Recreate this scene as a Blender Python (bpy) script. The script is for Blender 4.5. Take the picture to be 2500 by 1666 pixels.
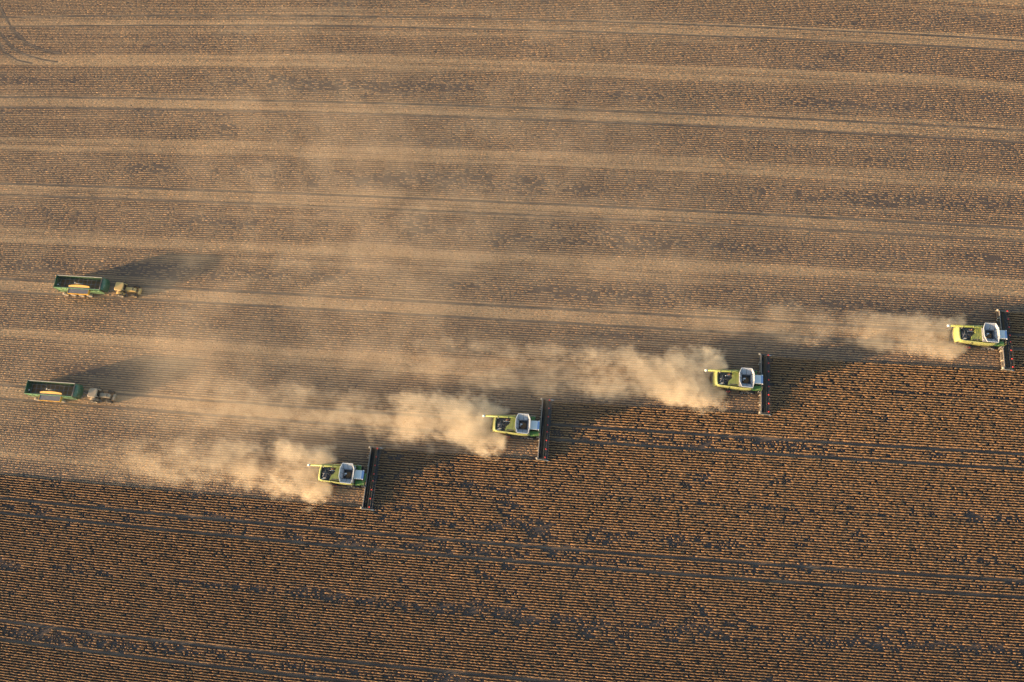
import bpy, bmesh, math, random
import numpy as np
from mathutils import Matrix, Vector

R = math.radians
sc = bpy.context.scene
for o in list(bpy.data.objects):
    bpy.data.objects.remove(o)
rng = np.random.default_rng(7)
random.seed(7)

# ------------------------------------------------------------------ camera
def rot3(axis, a):
    return Matrix.Rotation(a, 3, axis)
cam = bpy.data.cameras.new('camera')
cam.sensor_width = 36.0
cam.lens = 2136.3 / 2500.0 * 36.0
cam.clip_start = 1.0
cam.clip_end = 20000.0
cam_o = bpy.data.objects.new('camera', cam)
sc.collection.objects.link(cam_o)
cm = (rot3('Z', 0.30027) @ rot3('X', 0.33905) @ rot3('Z', -0.22432)).to_4x4()
cm.translation = Vector((-0.9224, 3.8561, 171.94))
cam_o.matrix_world = cm
sc.camera = cam_o

# ------------------------------------------------------------------ sky and sun
SUN_EL, SHADOW_AZ = 8.5, 20.3          # degrees; shadows fall towards +X, a little +Y
world = bpy.data.worlds.new('World')
sc.world = world
world.use_nodes = True
wn = world.node_tree
wn.nodes.clear()
sky = wn.nodes.new('ShaderNodeTexSky')
sky.sky_type = 'NISHITA'
sky.sun_disc = False
sky.sun_elevation = R(SUN_EL)
sky.sun_rotation = R(270.0 - SHADOW_AZ)
sky.air_density = 1.0
sky.dust_density = 1.0
sky.ozone_density = 1.0
bg = wn.nodes.new('ShaderNodeBackground')
bg.inputs['Strength'].default_value = 0.125
wo = wn.nodes.new('ShaderNodeOutputWorld')
wn.links.new(sky.outputs[0], bg.inputs[0])
wn.links.new(bg.outputs[0], wo.inputs[0])

sun = bpy.data.lights.new('sun', 'SUN')
sun.energy = 4.2
sun.angle = R(0.6)
sun.color = (1.0, 0.68, 0.38)
sun_o = bpy.data.objects.new('sun', sun)
sc.collection.objects.link(sun_o)
ca, sa, ce, se = math.cos(R(SHADOW_AZ)), math.sin(R(SHADOW_AZ)), math.cos(R(SUN_EL)), math.sin(R(SUN_EL))
travel = Vector((ca * ce, sa * ce, -se))
sun_o.rotation_euler = travel.to_track_quat('-Z', 'Y').to_euler()
sun_o.location = (-200, -80, 120)

# ------------------------------------------------------------------ exposure and render
sc.view_settings.view_transform = 'Standard'
sc.view_settings.look = 'None'
sc.view_settings.gamma = 1.0
sc.view_settings.use_curve_mapping = False
sc.view_settings.exposure = 1.95
cy = sc.cycles
cy.use_denoising = True
cy.max_bounces = 6
cy.diffuse_bounces = 2
cy.glossy_bounces = 2
cy.transmission_bounces = 4
cy.transparent_max_bounces = 12
cy.volume_bounces = 2
cy.volume_step_rate = 1.0
cy.volume_max_steps = 256
cy.use_adaptive_sampling = True
cy.adaptive_threshold = 0.02
cy.sample_clamp_indirect = 6.0

# ------------------------------------------------------------------ the field's own coordinates
# (U, V): U along the rows, V across them; the drilled rows bend a little over the field
CO = np.array([[0.6053, 0.0493], [0.3556, 1.7798], [-0.7194, 0.4673], [-0.061, -2.8138], [1.5694, 0.0996],
               [0.5298, -1.9706], [-2.6798, -0.3256], [-2.8342, -0.0265], [-0.3573, -3.1128], [-3.0995, -0.0412]])
def field(uv):
    uv = np.atleast_2d(np.asarray(uv, float))
    a = (np.clip(uv[:, 0], -185, 115) - 10.0) / 110.0
    b = (np.clip(uv[:, 1], -30, 165) - 65.0) / 110.0
    B = np.stack([a ** i * b ** j for i in range(4) for j in range(4 - i)], -1)
    return uv + B @ CO

_T = rng.random((64, 256, 256)).astype(np.float32)
def vnoise(u, v, su, sv, k):
    x = np.asarray(u) / su + 1000.0
    y = np.asarray(v) / sv + 1000.0
    xi = np.floor(x).astype(int); yi = np.floor(y).astype(int)
    fx = x - xi; fy = y - yi
    fx = fx * fx * (3 - 2 * fx); fy = fy * fy * (3 - 2 * fy)
    T = _T[k]
    g = lambda i, j: T[(i) & 255, (j) & 255]
    return ((g(xi, yi) * (1 - fx) + g(xi + 1, yi) * fx) * (1 - fy) + (g(xi, yi + 1) * (1 - fx) + g(xi + 1, yi + 1) * fx) * fy)

# ground heads of the four combines (back of header, on the ground) and their swaths
COMBINES = [(-45.12, 31.03), (-11.445, 43.38), (31.71, 55.67), (78.52, 67.96)]
SWATH = [(25.5, 37.6, -44.7), (37.6, 49.72, -11.6), (49.72, 61.85, 31.0), (61.85, 73.95, 78.8)]
CUT = 1.75                              # knife ahead of the header's back
TRACKS = [-6.6, -3.1, 17.9, 20.9, 41.9, 44.9, 66.35, 69.35, 90.6, 93.4, 114.6, 117.5, 138.7, 141.7]
SEAMS = [7.4, 8.0, 31.6, 55.8]
def harvested(u, v):
    u = np.asarray(u); v = np.asarray(v)
    h = v > 73.95
    for a, b, x in SWATH:
        h = h | ((v > a) & (v <= b) & (u < x + CUT))
    return h
FRAME = np.array([(-157.2, 144.9), (91.0, 151.3), (77.3, 4.0), (-110.9, -13.2)])
FC = FRAME.mean(0)
FR = FC + (FRAME - FC) * (1 + 9.0 / 90.0)
def inside(xy):
    m = np.ones(len(xy), bool)
    for i in range(4):
        p, q = FR[i], FR[(i + 1) % 4]
        m &= ((q[0] - p[0]) * (xy[:, 1] - p[1]) - (q[1] - p[1]) * (xy[:, 0] - p[0])) < 0
    return m

# ------------------------------------------------------------------ helpers
col = sc.collection
class NT:
    def __init__(s, m):
        m.use_nodes = True
        s.t = m.node_tree
        s.t.nodes.clear()
    def n(s, typ, **kw):
        nd = s.t.nodes.new(typ)
        for k, v in kw.items():
            if k.startswith('i_'):
                key = k[2:]
                key = int(key) if key.isdigit() else key.replace('_', ' ')
                if hasattr(v, 'is_linked') or isinstance(v, bpy.types.NodeSocket):
                    s.t.links.new(v, nd.inputs[key])
                else:
                    nd.inputs[key].default_value = v
            else:
                setattr(nd, k, v)
        return nd
    def l(s, a, b):
        s.t.links.new(a, b)
    def math(s, op, a, b=None, clamp=False):
        nd = s.t.nodes.new('ShaderNodeMath'); nd.operation = op; nd.use_clamp = clamp
        for i, x in enumerate((a, b)):
            if x is None: continue
            if isinstance(x, bpy.types.NodeSocket): s.l(x, nd.inputs[i])
            else: nd.inputs[i].default_value = x
        return nd.outputs[0]
    def mapr(s, x, a, b, c=0.0, d=1.0, smooth=True):
        nd = s.t.nodes.new('ShaderNodeMapRange')
        nd.interpolation_type = 'SMOOTHSTEP' if smooth else 'LINEAR'
        s.l(x, nd.inputs[0])
        for i, v in zip((1, 2, 3, 4), (a, b, c, d)):
            if isinstance(v, bpy.types.NodeSocket): s.l(v, nd.inputs[i])
            else: nd.inputs[i].default_value = v
        return nd.outputs[0]
    def mix(s, f, a, b, blend='MIX'):
        nd = s.t.nodes.new('ShaderNodeMix'); nd.data_type = 'RGBA'; nd.blend_type = blend
        if isinstance(f, bpy.types.NodeSocket): s.l(f, nd.inputs[0])
        else: nd.inputs[0].default_value = f
        for i, v in ((6, a), (7, b)):
            if isinstance(v, bpy.types.NodeSocket): s.l(v, nd.inputs[i])
            else: nd.inputs[i].default_value = (*v, 1.0) if len(v) == 3 else v
        return nd.outputs[2]
    def noise(s, vec, scale, detail=3.0, rough=0.55, dist=0.0):
        nd = s.t.nodes.new('ShaderNodeTexNoise')
        if vec is not None: s.l(vec, nd.inputs['Vector'])
        nd.inputs['Scale'].default_value = scale
        nd.inputs['Detail'].default_value = detail
        nd.inputs['Roughness'].default_value = rough
        nd.inputs['Distortion'].default_value = dist
        return nd.outputs[0]
    def scalev(s, vec, sx, sy, sz=1.0):
        nd = s.t.nodes.new('ShaderNodeVectorMath'); nd.operation = 'MULTIPLY'
        s.l(vec, nd.inputs[0]); nd.inputs[1].default_value = (sx, sy, sz)
        return nd.outputs[0]

MATS = {}
def paint(name, c, rough=0.45, metal=0.0, dirt=0.35, dirtcol=(0.30, 0.235, 0.16), scale=2.2):
    if name in MATS: return MATS[name]
    m = bpy.data.materials.new(name); t = NT(m)
    tc = t.n('ShaderNodeTexCoord').outputs['Object']
    a = t.noise(tc, scale, 5, 0.65); b = t.noise(tc, scale * 6, 3, 0.6)
    f = t.math('MULTIPLY', t.mapr(t.math('ADD', t.math('MULTIPLY', a, 0.7), t.math('MULTIPLY', b, 0.3)), 0.38, 0.72), dirt)
    base = t.mix(f, c, dirtcol)
    p = t.n('ShaderNodeBsdfPrincipled', i_Metallic=metal)
    t.l(base, p.inputs['Base Color'])
    t.l(t.math('ADD', t.math('MULTIPLY', f, 0.4), rough, True), p.inputs['Roughness'])
    bp = t.n('ShaderNodeBump'); bp.inputs['Strength'].default_value = 0.12; bp.inputs['Distance'].default_value = 0.01
    t.l(b, bp.inputs['Height']); t.l(bp.outputs[0], p.inputs['Normal'])
    o = t.n('ShaderNodeOutputMaterial'); t.l(p.outputs[0], o.inputs[0])
    MATS[name] = m
    return m
def glassy(name, c):
    if name in MATS: return MATS[name]
    m = bpy.data.materials.new(name); t = NT(m)
    tc = t.n('ShaderNodeTexCoord').outputs['Object']
    p = t.n('ShaderNodeBsdfPrincipled'); p.inputs['Base Color'].default_value = (*c, 1)
    t.l(t.mapr(t.noise(tc, 3.0, 3), 0.3, 0.8, 0.05, 0.25), p.inputs['Roughness'])
    p.inputs['Specular IOR Level'].default_value = 0.7
    o = t.n('ShaderNodeOutputMaterial'); t.l(p.outputs[0], o.inputs[0])
    MATS[name] = m
    return m

class MB:
    """collects simple shapes and links them as one mesh object"""
    def __init__(s): s.v = []; s.f = []; s.cut = []
    def add(s, vs, fs):
        s.cut.append((len(s.v), len(s.f))); k = len(s.v); s.v += [tuple(p) for p in vs]; s.f += [tuple(i + k for i in f) for f in fs]; return s
    def box(s, x0, x1, y0, y1, z0, z1, ch=0.0, tz=0.0):
        """box; ch = chamfer of the top edges, tz unused"""
        if ch > 0:
            vs = [(x0, y0, z0), (x1, y0, z0), (x1, y1, z0), (x0, y1, z0), (x0, y0, z1 - ch), (x1, y0, z1 - ch), (x1, y1, z1 - ch), (x0, y1, z1 - ch),
                  (x0 + ch, y0 + ch, z1), (x1 - ch, y0 + ch, z1), (x1 - ch, y1 - ch, z1), (x0 + ch, y1 - ch, z1)]
            fs = [(3, 2, 1, 0)] + [(i, (i + 1) % 4, 4 + (i + 1) % 4, 4 + i) for i in range(4)] + [(4 + i, 4 + (i + 1) % 4, 8 + (i + 1) % 4, 8 + i) for i in range(4)] + [(8, 9, 10, 11)]
        else:
            vs = [(x0, y0, z0), (x1, y0, z0), (x1, y1, z0), (x0, y1, z0), (x0, y0, z1), (x1, y0, z1), (x1, y1, z1), (x0, y1, z1)]
            fs = [(3, 2, 1, 0), (4, 5, 6, 7)] + [(i, (i + 1) % 4, 4 + (i + 1) % 4, 4 + i) for i in range(4)]
        return s.add(vs, fs)
    def prism(s, poly, z0, z1):
        """polygon in XY (counter-clockwise) pulled up from z0 to z1"""
        n = len(poly)
        vs = [(x, y, z0) for x, y in poly] + [(x, y, z1) for x, y in poly]
        return s.add(vs, [tuple(reversed(range(n))), tuple(range(n, 2 * n))] + [(i, (i + 1) % n, n + (i + 1) % n, n + i) for i in range(n)])
    def slab(s, poly, y0, y1):
        """polygon in XZ pulled along Y"""
        n = len(poly)
        vs = [(x, y0, z) for x, z in poly] + [(x, y1, z) for x, z in poly]
        return s.add(vs, [tuple(range(n)), tuple(reversed(range(n, 2 * n)))] + [(i, n + i, n + (i + 1) % n, (i + 1) % n) for i in range(n)])
    def tube(s, pts, r, n=8, cap=True):
        P = [Vector(p) for p in pts]; k = len(P); vs = []; fs = []
        rr = r if isinstance(r, (list, tuple)) else [r] * k
        for i, p in enumerate(P):
            d = (P[min(i + 1, k - 1)] - P[max(i - 1, 0)]).normalized()
            u = d.orthogonal().normalized() if abs(d.z) > 0.95 else d.cross(Vector((0, 0, 1))).normalized()
            w = d.cross(u)
            for j in range(n):
                a = 2 * math.pi * j / n
                vs.append(p + (u * math.cos(a) + w * math.sin(a)) * rr[i])
        for i in range(k - 1):
            for j in range(n):
                fs.append((i * n + j, i * n + (j + 1) % n, (i + 1) * n + (j + 1) % n, (i + 1) * n + j))
        if cap: fs += [tuple(reversed(range(n))), tuple(range((k - 1) * n, k * n))]
        return s.add(vs, fs)
    def lathe(s, prof, c, n=20):
        """profile of (radius, y) turned about a Y axis through c"""
        vs = []; fs = []; k = len(prof)
        for r, y in prof:
            for j in range(n):
                a = 2 * math.pi * j / n
                vs.append((c[0] + r * math.cos(a), c[1] + y, c[2] + r * math.sin(a)))
        for i in range(k - 1):
            for j in range(n):
                fs.append((i * n + j, i * n + (j + 1) % n, (i + 1) * n + (j + 1) % n, (i + 1) * n + j))
        fs += [tuple(reversed(range(n))), tuple(range((k - 1) * n, k * n))]
        return s.add(vs, fs)
    def build(s, name, mat, parent=None, smooth=False, off=(0, 0, 0)):
        me = bpy.data.meshes.new(name)
        me.from_pydata([(x + off[0], y + off[1], z + off[2]) for x, y, z in s.v], [], s.f)
        if smooth:
            me.polygons.foreach_set('use_smooth', [True] * len(me.polygons))
        me.materials.append(mat); me.update()
        o = bpy.data.objects.new(name, me); col.objects.link(o)
        if parent is not None: o.parent = parent
        return o
def each(b, name, mat, parent=None, smooth=False, off=(0, 0, 0)):
    """every shape collected in b becomes a part of its own"""
    ends = b.cut[1:] + [(len(b.v), len(b.f))]
    for (v0, f0), (v1, f1) in zip(b.cut, ends):
        p = MB(); p.v = b.v[v0:v1]; p.f = [tuple(i - v0 for i in f) for f in b.f[f0:f1]]
        p.build(name, mat, parent, smooth, off)
def tag(o, label=None, cat=None, group=None, kind=None):
    for k, v in (('label', label), ('category', cat), ('group', group), ('kind', kind)):
        if v: o[k] = v
    return o
def empty(name, loc, rz=0.0):
    o = bpy.data.objects.new(name, None); col.objects.link(o)
    o.location = loc; o.rotation_euler = (0, 0, rz); o.empty_display_size = 0.5
    return o
def copy_tree(o, parent=None):
    c = o.copy(); col.objects.link(c); c.parent = parent
    for ch in list(o.children):
        copy_tree(ch, c)
    return c
def mesh_np(name, V, F, mat, nper):
    """fast mesh from arrays of equal-length faces"""
    me = bpy.data.meshes.new(name)
    me.vertices.add(len(V)); me.vertices.foreach_set('co', np.asarray(V, np.float32).ravel())
    nf = len(F)
    me.loops.add(nf * nper); me.loops.foreach_set('vertex_index', np.asarray(F, np.int32).ravel())
    me.polygons.add(nf)
    me.polygons.foreach_set('loop_start', np.arange(nf, dtype=np.int32) * nper)
    me.materials.append(mat)
    me.update(calc_edges=True)
    return me

# ------------------------------------------------------------------ field: one sheet to the horizon
def soil_material():
    m = bpy.data.materials.new('field_soil'); t = NT(m)
    co = t.n('ShaderNodeAttribute', attribute_name='fieldco').outputs['Vector']
    hv = t.n('ShaderNodeAttribute', attribute_name='harvested').outputs['Fac']
    sp = t.n('ShaderNodeSeparateXYZ'); t.l(co, sp.inputs[0])
    v = sp.outputs[1]
    wob = t.noise(t.scalev(co, 0.02, 0.05), 1.0, 2)
    vw = t.math('ADD', v, t.math('MULTIPLY', t.math('SUBTRACT', wob, 0.5), 3.0))
    # chopped straw lies thickest behind the middle of every 12 m pass
    d = t.math('PINGPONG', t.math('SUBTRACT', vw, 31.5 - 12.13 * 10), 6.065)
    patch = t.noise(t.scalev(co, 0.030, 0.10), 1.0, 5, 0.62)
    streak = t.noise(t.scalev(co, 0.006, 0.55), 1.0, 3, 0.6)
    fine = t.noise(t.scalev(co, 0.45, 1.6), 1.0, 4, 0.7)
    grit = t.noise(co, 5.0, 3, 0.7)
    band = t.math('ADD', t.math('MULTIPLY', t.mapr(d, 1.3, 2.1, 1.0, 0.0), 0.62), t.math('MULTIPLY', t.mapr(d, 1.8, 5.4, 1.0, 0.0), 0.26))
    mask = t.math('ADD', t.math('MULTIPLY', band, 0.70), t.math('MULTIPLY', t.math('SUBTRACT', patch, 0.5), 1.1))
    mask = t.math('ADD', mask, t.math('MULTIPLY', t.math('SUBTRACT', streak, 0.5), 1.9))
    mask = t.math('ADD', mask, t.math('MULTIPLY', t.math('SUBTRACT', fine, 0.5), 0.55))
    # strips the spreader missed
    for vc, wd in ((98.4, 1.9), (85.3, 2.0), (73.4, 1.6), (122.0, 1.4), (110.0, 1.2)):
        g = t.mapr(t.math('ABSOLUTE', t.math('SUBTRACT', vw, vc)), wd * 0.5, wd * 1.4, 0.38, 0.0)
        mask = t.math('SUBTRACT', mask, g)
    # fresh straw behind the second combine
    mask = t.math('ADD', mask, t.math('MULTIPLY', t.mapr(t.math('ABSOLUTE', t.math('SUBTRACT', v, 43.6)), 1.0, 1.5, 0.45, 0.0), t.mapr(sp.outputs[0], -10.0, -30.0)))
    # chaff catches in lines on the stubble rows
    row = t.math('COSINE', t.math('MULTIPLY', t.math('SUBTRACT', v, 0.4), 4 * math.pi))
    mask = t.math('ADD', mask, t.math('MULTIPLY', row, 0.22))
    straw = t.math('MULTIPLY', t.mapr(mask, -0.02, 0.80), hv)
    soil = t.mix(t.mapr(grit, 0.3, 0.75), (0.054, 0.043, 0.038), (0.105, 0.078, 0.060))
    soil = t.mix(t.math('MULTIPLY', t.mapr(patch, 0.35, 0.7), 0.5), soil, (0.115, 0.082, 0.062))
    litter = t.mix(t.mapr(grit, 0.3, 0.75), (0.054, 0.043, 0.037), (0.105, 0.080, 0.064))
    soil = t.mix(hv, litter, soil)
    chaff = t.mix(t.mapr(grit, 0.3, 0.7), (0.25, 0.160, 0.086), (0.42, 0.288, 0.163))
    c = t.mix(straw, soil, chaff)
    p = t.n('ShaderNodeBsdfPrincipled'); t.l(c, p.inputs['Base Color'])
    p.inputs['Roughness'].default_value = 0.95; p.inputs['Specular IOR Level'].default_value = 0.1
    b = t.n('ShaderNodeBump'); b.inputs['Strength'].default_value = 0.5; b.inputs['Distance'].default_value = 0.05
    t.l(t.math('ADD', grit, t.math('MULTIPLY', fine, 0.6)), b.inputs['Height']); t.l(b.outputs[0], p.inputs['Normal'])
    o = t.n('ShaderNodeOutputMaterial'); t.l(p.outputs[0], o.inputs[0])
    return m
us = sorted(set([-6000, -2500, -1000, -500, -300, -230] + list(range(-190, 125, 5)) + [160, 230, 400, 900, 2500, 6000] + [x + CUT for _, _, x in SWATH]))
vs_ = sorted(set([-6000, -2500, -1000, -400, -150, -80] + list(range(-40, 180, 5)) + [230, 400, 900, 2500, 6000] + [a for a, _, _ in SWATH] + [73.95]))
UU, VV = np.meshgrid(us, vs_, indexing='ij')
uvg = np.stack([UU.ravel(), VV.ravel()], -1)
xyg = field(uvg)
nu, nv = len(us), len(vs_)
idx = np.arange(nu * nv).reshape(nu, nv)
F = np.stack([idx[:-1, :-1].ravel(), idx[1:, :-1].ravel(), idx[1:, 1:].ravel(), idx[:-1, 1:].ravel()], -1)
me = mesh_np('field', np.concatenate([xyg, np.zeros((len(xyg), 1))], 1), F, soil_material(), 4)
at = me.attributes.new('fieldco', 'FLOAT_VECTOR', 'POINT')
at.data.foreach_set('vector', np.concatenate([uvg, np.zeros((len(uvg), 1))], 1).astype(np.float32).ravel())
cu = (UU[:-1, :-1] + UU[1:, 1:]) / 2; cv = (VV[:-1, :-1] + VV[1:, 1:]) / 2
at = me.attributes.new('harvested', 'FLOAT', 'FACE')
at.data.foreach_set('value', harvested(cu, cv).astype(np.float32).ravel())
fo = bpy.data.objects.new('field', me); col.objects.link(fo)
tag(fo, kind='structure')

# wheel tracks: pressed strips of bare soil, a hand's breadth of worn edge
def track_material():
    m = bpy.data.materials.new('pressed_soil'); t = NT(m)
    tc = t.n('ShaderNodeTexCoord').outputs['Object']
    a = t.noise(t.scalev(tc, 0.25, 1.5), 1.0, 4, 0.65); g = t.noise(tc, 6.0, 3, 0.7)
    c = t.mix(t.mapr(a, 0.3, 0.7), (0.055, 0.045, 0.038), (0.15, 0.11, 0.078))
    c = t.mix(t.math('MULTIPLY', t.mapr(g, 0.45, 0.7), 0.35), c, (0.22, 0.17, 0.11))
    p = t.n('ShaderNodeBsdfPrincipled'); t.l(c, p.inputs['Base Color'])
    p.inputs['Roughness'].default_value = 0.9; p.inputs['Specular IOR Level'].default_value = 0.15
    b = t.n('ShaderNodeBump'); b.inputs['Strength'].default_value = 0.4; b.inputs['Distance'].default_value = 0.04
    t.l(g, b.inputs['Height']); t.l(b.outputs[0], p.inputs['Normal'])
    o = t.n('ShaderNodeOutputMaterial'); t.l(p.outputs[0], o.inputs[0])
    return m
TM = track_material()
def strip(path, w, z=0.006):
    P = np.asarray(path, float)
    d = np.gradient(P, axis=0); d /= np.linalg.norm(d, axis=1, keepdims=True)
    n = np.stack([-d[:, 1], d[:, 0]], -1)
    ww = w * (0.85 + 0.3 * rng.random((len(P), 1)))
    L = P + n * ww / 2; Rr = P - n * ww / 2
    V = np.concatenate([np.concatenate([L, np.full((len(P), 1), z)], 1), np.concatenate([Rr, np.full((len(P), 1), z)], 1)])
    k = len(P)
    F = [(i, k + i, k + i + 1, i + 1) for i in range(k - 1)]
    o = bpy.data.objects.new('wheel_track', mesh_np('wheel_track', V, np.array(F), TM, 4)); col.objects.link(o)
    return tag(o, kind='structure')
for tv in TRACKS:
    uu = np.arange(-200, 125.1, 1.0)
    strip(field(np.stack([uu, np.full_like(uu, tv) + (vnoise(uu, uu * 0, 9, 1, 40) - 0.5) * 0.25], -1)), 0.56)
CURVES = []
for pts in ([(-163, 149), (-159.9, 144.7), (-154.15, 138.1), (-149.4, 134.3), (-146.4, 132.5), (-141.5, 131.0), (-138, 130.4)],
            [(-165.5, 147), (-162.3, 142.8), (-156.5, 136.0), (-151.6, 131.9), (-147.6, 129.9), (-142, 128.4), (-138, 127.8)],
            [(-163, 141), (-159.5, 137.2), (-156.2, 133.5), (-153.5, 130.5), (-149.5, 128.3), (-145, 127.4)]):
    q = np.array(pts, float); t_ = np.linspace(0, len(q) - 1, 60)
    q = np.stack([np.interp(t_, range(len(q)), q[:, i]) for i in (0, 1)], -1)
    for _ in range(6): q[1:-1] = (q[:-2] + 2 * q[1:-1] + q[2:]) / 4
    q = field(q); CURVES.append(q); strip(q, 0.45, 0.011)

# ------------------------------------------------------------------ crop and stubble
def straw_material(name, c0, c1, c2, trans=0.0):
    m = bpy.data.materials.new(name); t = NT(m)
    g = t.n('ShaderNodeNewGeometry')
    r = g.outputs['Random Per Island']
    tc = t.n('ShaderNodeTexCoord').outputs['Object']
    big = t.noise(t.scalev(tc, 0.03, 0.08), 1.0, 3, 0.6)
    r = t.math('ADD', t.math('MULTIPLY', r, 0.4), t.math('MULTIPLY', t.mapr(t.noise(tc, 2.6, 2, 0.6), 0.3, 0.7), 0.6))
    c = t.mix(r, c0, c1)
    c = t.mix(t.mapr(big, 0.35, 0.7), c, c2)
    p = t.n('ShaderNodeBsdfPrincipled'); t.l(c, p.inputs['Base Color'])
    p.inputs['Roughness'].default_value = 0.85; p.inputs['Specular IOR Level'].default_value = 0.15
    o = t.n('ShaderNodeOutputMaterial'); t.l(p.outputs[0], o.inputs[0])
    return m
def row_points(step, v0, v1, u0, u1):
    rows = np.arange(math.ceil((v0 - 0.4) / 0.5), math.floor((v1 - 0.4) / 0.5) + 1) * 0.5 + 0.4
    nu_ = int((u1 - u0) / step)
    u = u0 + (np.arange(nu_) + 0.5) * step
    U_, V_ = np.meshgrid(u, rows)
    U_ = U_ + rng.uniform(-0.5, 0.5, U_.shape) * step
    return U_.ravel(), V_.ravel()
def off_tracks(v, tol):
    k = np.ones(len(v), bool)
    for tv in TRACKS: k &= np.abs(v - tv) > tol
    return k
def ridges(rows, u0, u1, step, keep, height, width):
    """standing rows: each a ragged ridge of stems, broken wherever plants are missing"""
    V = []; F = []; base = 0
    nu_ = int((u1 - u0) / step)
    for r in rows:
        u = u0 + np.arange(nu_) * step + rng.uniform(-0.3, 0.3, nu_) * step
        v = np.full(nu_, r) + rng.normal(0, 0.030, nu_)
        ok = keep((u[:-1] + u[1:]) / 2, np.full(nu_ - 1, r))
        if not ok.any(): continue
        used = np.zeros(nu_, bool); used[:-1] |= ok; used[1:] |= ok
        end = np.ones(nu_); both = np.zeros(nu_, bool); both[1:-1] = ok[:-1] & ok[1:]
        end[~both] = rng.uniform(0.55, 0.9, int((~both).sum()))      # plants lean out into a gap
        h = height(u, np.full(nu_, r)) * end * rng.uniform(0.84, 1.16, nu_); w = width(u, v) * (0.4 + 0.6 * end) * rng.uniform(0.72, 1.28, nu_)
        P0 = field(np.stack([u, v], -1)); P1 = field(np.stack([u + 0.5, v], -1))
        d = (P1 - P0) / 0.5; nn = np.stack([-d[:, 1], d[:, 0]], -1)
        sy = np.array([-0.62, -1.0, 0.0, 1.0, 0.62]); sz = np.array([0.0, 0.66, 1.0, 0.66, 0.0])
        b = sy[None] * w[:, None] / 2 + rng.normal(0, 0.022, (nu_, 5)); z = sz[None] * h[:, None] * rng.uniform(0.9, 1.1, (nu_, 5))
        a = rng.normal(0, 0.05, (nu_, 5))
        vv = np.empty((nu_, 5, 3), np.float32)
        vv[..., 0] = P0[:, None, 0] + a * d[:, None, 0] + b * nn[:, None, 0]
        vv[..., 1] = P0[:, None, 1] + a * d[:, None, 1] + b * nn[:, None, 1]
        vv[..., 2] = z - 0.01 * (sz[None] == 0)
        new = np.cumsum(used) - 1
        k = np.nonzero(ok)[0]
        q = np.arange(4)[None]
        A = base + new[k][:, None] * 5 + q; Bq = base + new[k + 1][:, None] * 5 + q
        F.append(np.stack([A, A + 1, Bq + 1, Bq], -1).reshape(-1, 4))
        V.append(vv[used].reshape(-1, 3)); base += int(used.sum()) * 5
    return np.concatenate(V), np.concatenate(F)
def roofs(u, v, L, W, H):
    n = len(u); e = 0.5
    P0 = field(np.stack([u, v], -1)); P1 = field(np.stack([u + e, v], -1))
    d = (P1 - P0) / e; nn = np.stack([-d[:, 1], d[:, 0]], -1)
    sx = np.array([-1, 1, 1, -1, -.55, .55]); sy = np.array([-1, -1, 1, 1, 0, 0]); z = np.array([0, 0, 0, 0, 1, 1.0])
    j = rng.uniform(-1, 1, (3, n, 6))
    a = sx[None] * L[:, None] / 2 + j[0] * L[:, None] * 0.18
    b = sy[None] * W[:, None] / 2 + j[1] * W[:, None] * 0.18
    h = z[None] * H[:, None] * (1 + 0.18 * j[2])
    V = np.empty((n, 6, 3), np.float32)
    V[..., 0] = P0[:, None, 0] + a * d[:, None, 0] + b * nn[:, None, 0]
    V[..., 1] = P0[:, None, 1] + a * d[:, None, 1] + b * nn[:, None, 1]
    V[..., 2] = h - 0.005
    f = np.array([(0, 1, 5), (0, 5, 4), (1, 2, 5), (2, 3, 4), (2, 4, 5), (3, 0, 4)])
    return V.reshape(-1, 3), (np.arange(n)[:, None, None] * 6 + f[None]).reshape(-1, 3)

# standing soybeans
def thin_f(u, v):
    t_ = vnoise(u, v, 18, 3.0, 1) * 0.34 + vnoise(u, v, 5, 1.2, 2) * 0.33 + vnoise(u, v, 1.5, 0.55, 3) * 0.33
    for s_, w_, a_ in ((8.0, 1.3, 0.33), (31.6, 0.35, 0.22), (55.8, 0.35, 0.30), (43.6, 2.0, 0.22), (19.4, 1.7, 0.16), (-4.8, 1.3, 0.32), (24.3, 1.8, 0.17)):
        t_ = t_ - a_ * np.exp(-((v - s_) / w_) ** 2)
    return t_ + 0.05 * np.clip((v - 45) / 20, 0, 1) * (u > 35)
def crop_keep(u, v):
    k = ~harvested(u, v) & off_tracks(v, 0.30) & inside(field(np.stack([u, v], -1)))
    return k & (rng.random(len(u)) < np.clip((thin_f(u, v) - 0.08) / 0.22, 0.36, 0.98))
def crop_height(u, v):
    return 0.37 + 0.12 * np.clip((thin_f(u, v) - 0.30) / 0.3, 0, 1)
CROP_M = straw_material('dry_soybean', (0.19, 0.108, 0.050), (0.285, 0.168, 0.082), (0.235, 0.136, 0.065))
rows = np.arange(-61, 148) * 0.5 + 0.4
def crop_width(u, v):                   # lusher towards the far right of the uncut block
    return 0.185 + 0.075 * np.clip((v - 2) / 45, 0, 1) * np.clip((u + 70) / 110, 0, 1)
V_, F_ = ridges(rows, -190, 112, 0.25, crop_keep, crop_height, crop_width)
o = bpy.data.objects.new('soybean_crop', mesh_np('soybean_crop', V_, F_, CROP_M, 4)); col.objects.link(o)
tag(o, 'ripe brown soybeans standing in rows, not yet cut', 'crop', kind='stuff')
print('crop quads', len(F_))

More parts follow.
